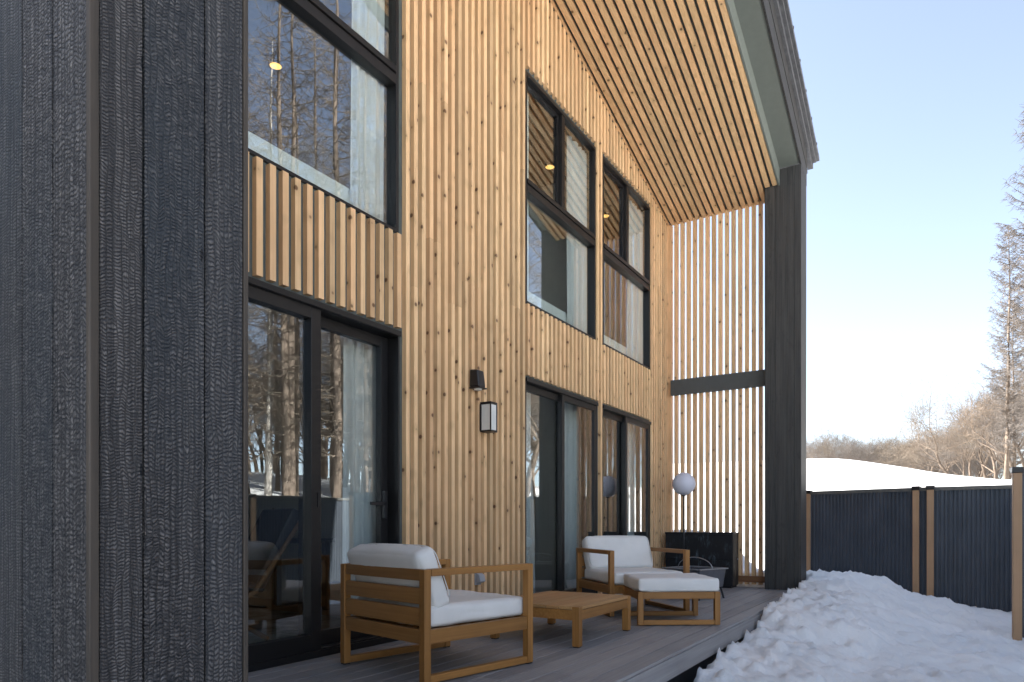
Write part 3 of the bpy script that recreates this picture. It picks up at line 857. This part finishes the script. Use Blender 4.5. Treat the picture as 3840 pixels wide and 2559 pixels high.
tv = tag(empty('television', 4.62, -5.75, 1.55), 'black wall television inside beyond the nearest glass door', 'television')
m = MB(); m.box(-.5, .5, 0, .05, -.3, .3); m.build('screen', M['black'], tv, bevel=.004)
m = MB(); m.box(-.2, .2, -.04, -.001, -.15, .15); m.build('bracket', M['metal'], tv)
dt = tag(empty('dining_table', 4.15, -2.3, 0), 'dark dining table inside the nearest glass door', 'table')
m = MB(); m.box(-.85, .85, -.45, .45, .70, .74); m.build('tabletop', M['darkfab'], dt, bevel=.004)
for sx in (-1, 1):
    for sy in (-1, 1):
        m = MB(); m.box(sx*.78-.03, sx*.78+.03, sy*.38-.03, sy*.38+.03, 0, .70); m.build('leg', M['darkfab'], dt)
lc = tag(empty('reclining_chair', 3.05, -1.25, 0, R(15)), 'dark reclining chair with wooden frame inside the nearest glass door', 'armchair')
m = MB(); m.hexa([(-.3,-.3,.42),(.35,-.3,.34),(.35,.3,.34),(-.3,.3,.42)], [(-.3,-.3,.52),(.35,-.3,.44),(.35,.3,.44),(-.3,.3,.52)]); m.build('seat', M['darkfab'], lc, bevel=.02)
m = MB(); m.hexa([(.30,-.3,.40),(.38,-.3,.36),(.38,.3,.36),(.30,.3,.40)], [(.62,-.3,1.02),(.70,-.3,.98),(.70,.3,.98),(.62,.3,1.02)]); m.build('backrest', M['darkfab'], lc, bevel=.02)
for s in (-1, 1):
    m = MB(); m.tube([(.74, s*.33, 1.02), (.3, s*.33, .38), (-.28, s*.33, 0.02)], .018, 8); m.tube([(-.3, s*.33, .48), (.4, s*.33, 0.02)], .018, 8); m.build('side_frame', M['panelwood'], lc)
rg = MB(); rg.box(2.2, 4.6, -2.9, -.75, -.0095, .006); tag(rg.build('rug', M['rug']), 'faded patterned rug inside the nearest glass door', 'rug')
bd = tag(empty('bed', 8.0-.95, -2.4, 0), 'bed with pillows and beige blanket inside the middle glass door', 'bed')
m = MB(); cushion_mesh(m, -.85, .42, -1.0, 1.0, .28, .55, .06, .02, 3); m.build('mattress', M['bedding'], bd, smooth=True)
m = MB(); m.box(-.88, .45, -1.03, 1.03, .06, .279); m.build('bed_frame', M['panelwood'], bd, bevel=.01)
for yy in (.55, .05):
    m = MB(); cushion_mesh(m, -.3, .3, yy-.2, yy+.2, .55, .72, .08, .03, int(yy*10)); m.build('pillow', M['cushion'], bd, smooth=True)
m = MB(); cushion_mesh(m, -.9, .3, -.95, -.2, .5, .64, .06, .03, 8); m.build('blanket', M['bedding'], bd, smooth=True)

# ------------------------------------------------------------------ fences
def fence(pts, label, ends, top=1.45, post_at=None, cap=True, lift=0):
    t = tag(empty('metal_fence', pts[0][0], pts[0][1], 0), label, 'fence')
    ox, oy = pts[0]
    loc = lambda x, y: (x-ox, y-oy)
    for (xa, ya), (xb, yb) in zip(pts, pts[1:]):
        L = math.hypot(xb-xa, yb-ya); dx, dy = (xb-xa)/L, (yb-ya)/L; nx_, ny_ = -dy, dx
        m = MB(); n = int(L/.007); prof = [0, .0, .010, .011, .011, .011, .010, .0]
        prev = None
        for i in range(n+1):
            s = i*L/n; o_ = prof[i % 8]-.006
            row = []
            for off in (o_, o_-.003):
                x, y = loc(xa+dx*s+nx_*off, ya+dy*s+ny_*off)
                for z in (-.75, top-.03): row.append(len(m.v)); m.v.append(Vector((x, y, z)))
            if prev:
                m.face([prev[0], row[0], row[1], prev[1]]); m.face([row[2], prev[2], prev[3], row[3]])
            prev = row
        m.build('panel', M['fence'], t)
        m = MB()
        x1_, y1_ = loc(xa, ya); x2_, y2_ = loc(xb, yb); w = .028
        m.hexa([(x1_+nx_*w,y1_+ny_*w,top-.05),(x1_-nx_*w,y1_-ny_*w,top-.05),(x2_-nx_*w,y2_-ny_*w,top-.05),(x2_+nx_*w,y2_+ny_*w,top-.05)],
               [(x1_+nx_*w,y1_+ny_*w,top+.005),(x1_-nx_*w,y1_-ny_*w,top+.005),(x2_-nx_*w,y2_-ny_*w,top+.005),(x2_+nx_*w,y2_+ny_*w,top+.005)], .5)
        m.build('cap_rail', M['rail_cap'], t)
    for i, (x, y) in enumerate(pts):
        if not ends[i]: continue
        h = ends[i]/2
        j = min(i, len(pts)-2); a = math.atan2(pts[j+1][1]-pts[j][1], pts[j+1][0]-pts[j][0])
        c, s = math.cos(a), math.sin(a); x, y = loc(x, y)
        sq = lambda r, z: [(x+u*c*r-v*s*r, y+u*s*r+v*c*r, z) for u, v in ((-1,-1),(1,-1),(1,1),(-1,1))]
        m = MB(); m.hexa(sq(h, -.8), sq(h, top-.036)); m.build('post', M['post'], t, bevel=.004)
        m = MB(); m.hexa(sq(h+.012, top-.0355), sq(h+.012, top+.025)); m.build('post_cap', M['metal'], t, bevel=.004)
    return t
fence([(12.50, 1.61), (12.07, 3.20), (12.03, 3.385), (11.88, 5.2), (10.9, 6.6), (8.3, 7.45), (3.5, 8.4), (-2, 9.0)],
      'navy corrugated fence with tan posts beyond the deck', [.07, .085, .09, .09, .09, .09, .09, .09])
fence([(8.93, 4.185), (9.05, 5.4)], 'nearer navy fence end with thick tan post at the right edge', [.078, .078], top=1.47)

# ------------------------------------------------------------------ trees
def larch(seed, Hh=20, dens=1.0, thick=1.0):
    rnd = random.Random(seed); tr = MB(); tw = MB()
    n = 14; pts = []; x = y = 0
    for i in range(n+1):
        t = i/n; pts.append(Vector((x, y, -.8+t*(Hh+.8)))); x += rnd.uniform(-.05,.05); y += rnd.uniform(-.05,.05)
    rad = [.155*(1-i/n)**.85+.012 for i in range(n+1)]; rad[0] *= 1.35
    tr.tube(pts, rad, 9)
    def P(t):
        f = t*n; i = min(n-1, int(f)); return pts[i].lerp(pts[i+1], f-i)
    nb = int(120*dens)
    for k in range(nb):
        t = .16 + .83*(k+rnd.random())/nb
        az = rnd.uniform(0, 2*math.pi)
        L = (1-t)**.62*2.7*rnd.uniform(.55, 1.15)+.25
        if t < .42: L *= rnd.uniform(.25, .8)
        p = P(t); d = Vector((math.cos(az), math.sin(az), 0)); bp = [p]
        rise = rnd.uniform(-.25, .25) + .55*t
        for q in (1, 2, 3, 4):
            s = q/4; bp.append(p + d*L*s + Vector((0,0, L*(rise*s - .28*s*(1-s)*2 + .22*s*s))) + Vector([rnd.uniform(-.05,.05)*L for _ in range(3)]))
        tw.tube(bp, [.024*(1-t)+.012, .017*(1-t)+.009, .012, .008, .004], 4, rnd.random(), cap=False)
        for _ in range(int((5+11*L)*dens)):
            s = rnd.uniform(.15, 1); f = s*4; i = min(3, int(f)); o = bp[i].lerp(bp[i+1], f-i)
            l = rnd.uniform(.15, .55)*(1.1-.4*s); side = rnd.choice((-1, 1))
            dd = (d*rnd.uniform(.2, 1) + Vector((-d.y, d.x, 0))*side*rnd.uniform(.2, 1) + Vector((0,0,rnd.uniform(-.8,.35)))).normalized()
            e = o + dd*l; mid = o.lerp(e, .5)+Vector([rnd.uniform(-.04,.04) for _ in range(3)])
            tw.tube([o, mid, e], [.0065*thick, .005*thick, .0025*thick], 3, rnd.random(), cap=False)
    return tr, tw
def decid(seed, Hh=8, lean_=0.0, tmin=.003):
    rnd = random.Random(seed); tr = MB(); tw = MB()
    def grow(p, d, L, r, lev):
        n = 4; pts = [p]; q = p; dd = d
        for i in range(n):
            dd = (dd + Vector([rnd.uniform(-.22,.22) for _ in range(3)]) + Vector((0,0,.05))).normalized()
            q = q + dd*L/n; pts.append(q)
        tgt = tr if lev <= 1 else tw
        r1 = r*.55
        tgt.tube(pts, [lerp(r, r1, i/n) for i in range(n+1)], 7 if lev < 2 else 4 if lev == 2 else 3, rnd.random(), cap=False)
        if lev >= 5: return
        nc = {0: 5, 1: 5, 2: 5, 3: 4, 4: 3}[lev]
        for k in range(nc):
            s = rnd.uniform(.35, 1) if k else 1
            f = s*n; i = min(n-1, int(f)); o = pts[i].lerp(pts[i+1], f-i)
            ax = Vector([rnd.uniform(-1,1) for _ in range(3)]); ax = ax-ax.dot(dd)*dd; ax.normalize()
            nd = (dd*rnd.uniform(.5,1.1) + ax*rnd.uniform(.5,1.0)).normalized()
            if nd.z < -.15: nd.z *= .3; nd.normalize()
            grow(o, nd, L*rnd.uniform(.55,.8), max(tmin, r1*rnd.uniform(.5,.8)), lev+1)
    grow(Vector((0,0,-.6)), Vector((lean_, .1*lean_, 1)).normalized(), Hh*.36+.6, .012*Hh+.03, 0)
    return tr, tw
def proto(kind, seed, H_, trunkm, twigm, name, dens=1., lean_=0, thick=1.):
    t, w = larch(seed, H_, dens, thick) if kind == 'larch' else decid(seed, H_, lean_, thick if thick < .5 else .003)
    r = empty(name); t.build('trunk', trunkm, r, smooth=True); w.build('crown', twigm, r)
    return r
def place(src, x, y, s, rot, label, cat, group, used=set()):
    if src.name not in used:
        used.add(src.name); r = src
    else:
        r = src.copy(); col.objects.link(r)
        for ch in list(src.children):
            c = ch.copy(); col.objects.link(c); c.parent = r
    r.location = (x, -y, ground(x, y, False)-.02); r.rotation_euler = (0, 0, rot); r.scale = (s, s, s)
    tag(r, label, cat, group); return r
LA = [proto('larch', i+11, 20, M['bark'], M['twig'], 'larch_tree') for i in range(3)] + [proto('larch', 33, 19, M['birchbark'], M['twig_red'], 'birch_tree')]
LF = [proto('larch', i+71, 20, M['bark'], M['twig_grey'], 'larch_tree', dens=1.8, thick=1.9) for i in range(3)]
DE = [proto('decid', 50+i, 8, M['bark'], (M['twig_grey'], M['twig'], M['twig_red'], M['twig'])[i], 'bare_tree', lean_=(0, .1, 0, .45)[i]) for i in range(3)]
rnd = random.Random(3)
DF = [proto('decid', 50+i, 8, M['bark'], (M['twig_grey'], M['twig'], M['twig_red'], M['twig'])[i], 'bare_tree', lean_=(0, .1, 0, .45)[i], thick=.0065) for i in range(4)]
# seen directly beyond the fence
x, y = at(3772, 40); place(LF[0], x, y, .76, 1.0, 'tall thin bare larch standing clear of the wood on its left', 'tree', 'bare larches at the wood edge')
x, y = at(3905, 36); place(LF[1], x, y, 1.03, 2.0, 'taller bare larch cut off by the right edge of the view', 'tree', 'bare larches at the wood edge')
x, y = at(3885, 52); place(LF[2], x, y, 1.0, .3, 'bare larch behind the two front larches', 'tree', 'bare larches at the wood edge')
x, y = at(3808, 44); place(LF[0], x, y, .62, 4.0, 'shorter bare larch between the two tallest at the right edge', 'tree', 'bare larches at the wood edge')
x, y = at(3735, 60); place(LA[3], x, y, .42, .3, 'slender russet birch left of the tall larch', 'tree', 'bare larches at the wood edge')
x, y = at(3600, 47); place(DF[3], x, y, .95, R(150), 'leaning bare tree with long crooked branches', 'tree', 'bare trees beyond the fence')
mids = [(3420, 64, .62, 1), (3480, 60, .75, 2), (3560, 62, .85, 1), (3610, 56, .95, 0), (3660, 58, 1.1, 2), (3700, 50, 1.05, 1), (3745, 48, 1.05, 2), (3790, 46, 1.0, 0), (3820, 44, 1.1, 2), (3855, 48, 1.2, 1), (3640, 50, .8, 1), (3720, 66, 1.25, 0), (3770, 55, 1.2, 2), (3540, 52, .6, 0)]
for px, z, s, k in mids:
    x, y = at(px, z)
    place(DF[k], x, y, s, rnd.uniform(0, 6), ['grey bare tree in the thicket at the right of the snowy rise', 'brown bare tree in the thicket at the right of the snowy rise', 'russet bare tree in the thicket at the right of the snowy rise'][k], 'tree', ['grey trees of the thicket', 'brown trees of the thicket', 'russet trees of the thicket'][k])
for i in range(64):
    px = 3000 + i*11.5 + rnd.uniform(-6, 6); x, y = at(px, rnd.uniform(66, 88))
    place(DF[(0, 1, 0)[i % 3]], x, y, rnd.uniform(.62, .86)*(1+max(0, px-3300)/1100), rnd.uniform(0, 6), 'small bare tree in the row along the snowy crest', 'tree', 'bare trees along the snowy crest')
# wood facing the house, mirrored in its windows
for i in range(80):
    az = R(rnd.uniform(13, 72)); r = rnd.uniform(19, 52)
    x, y = r*math.cos(az), D + r*math.sin(az)
    place(LA[i % 4], x, y, rnd.uniform(.8, 1.2), rnd.uniform(0, 6), 'bare tree of the wood mirrored in the windows', 'tree', 'trees of the wood facing the house')
for i in range(38):
    az = R(rnd.uniform(22, 60)); r = rnd.uniform(24, 34)
    x, y = r*math.cos(az), D + r*math.sin(az)
    place(LA[(i*3) % 4], x, y, rnd.uniform(1.05, 1.4), rnd.uniform(0, 6), 'tall bare tree of the wood mirrored in the windows', 'tree', 'tall trees of the wood facing the house')
for i in range(95):
    az = R(rnd.uniform(12, 66)); r = rnd.uniform(30, 56)
    x, y = r*math.cos(az), D + r*math.sin(az)
    place(DE[i % 3], x, y, rnd.uniform(.9, 1.6), rnd.uniform(0, 6), 'low bare tree of the wood mirrored in the windows', 'tree', 'undergrowth trees of the wood facing the house')

# ------------------------------------------------------------------ light
SAZ = math.atan2(1.0, .06)      # direction to the sun in Blender xy
SEL = R(33)
w = bpy.data.worlds.new('World'); scene.world = w; w.use_nodes = True
nt = w.node_tree; bg = nt.nodes['Background']; sky = nt.nodes.new('ShaderNodeTexSky')
sky.sky_type = 'NISHITA'; sky.sun_disc = False; sky.sun_elevation = SEL; sky.sun_rotation = R(90) - SAZ
sky.air_density = .95; sky.dust_density = .8; sky.ozone_density = 1.6; sky.altitude = 900
hs = nt.nodes.new('ShaderNodeHueSaturation'); hs.inputs['Saturation'].default_value = .70
nt.links.new(sky.outputs[0], hs.inputs['Color']); nt.links.new(hs.outputs[0], bg.inputs[0]); bg.inputs[1].default_value = .064
sun = bpy.data.lights.new('sun', 'SUN'); sun.energy = 5.0; sun.angle = R(.53); sun.color = (1, .955, .89)
so = bpy.data.objects.new('sun', sun); col.objects.link(so)
dirv = Vector((math.cos(SAZ)*math.cos(SEL), math.sin(SAZ)*math.cos(SEL), math.sin(SEL)))
so.rotation_euler = dirv.to_track_quat('Z', 'Y').to_euler()
scene.render.engine = 'CYCLES'
scene.cycles.max_bounces = 8; scene.cycles.transparent_max_bounces = 12; scene.cycles.diffuse_bounces = 4
vs = scene.view_settings; vs.view_transform = 'Standard'; vs.look = 'None'; vs.exposure = 2.6; vs.gamma = 1
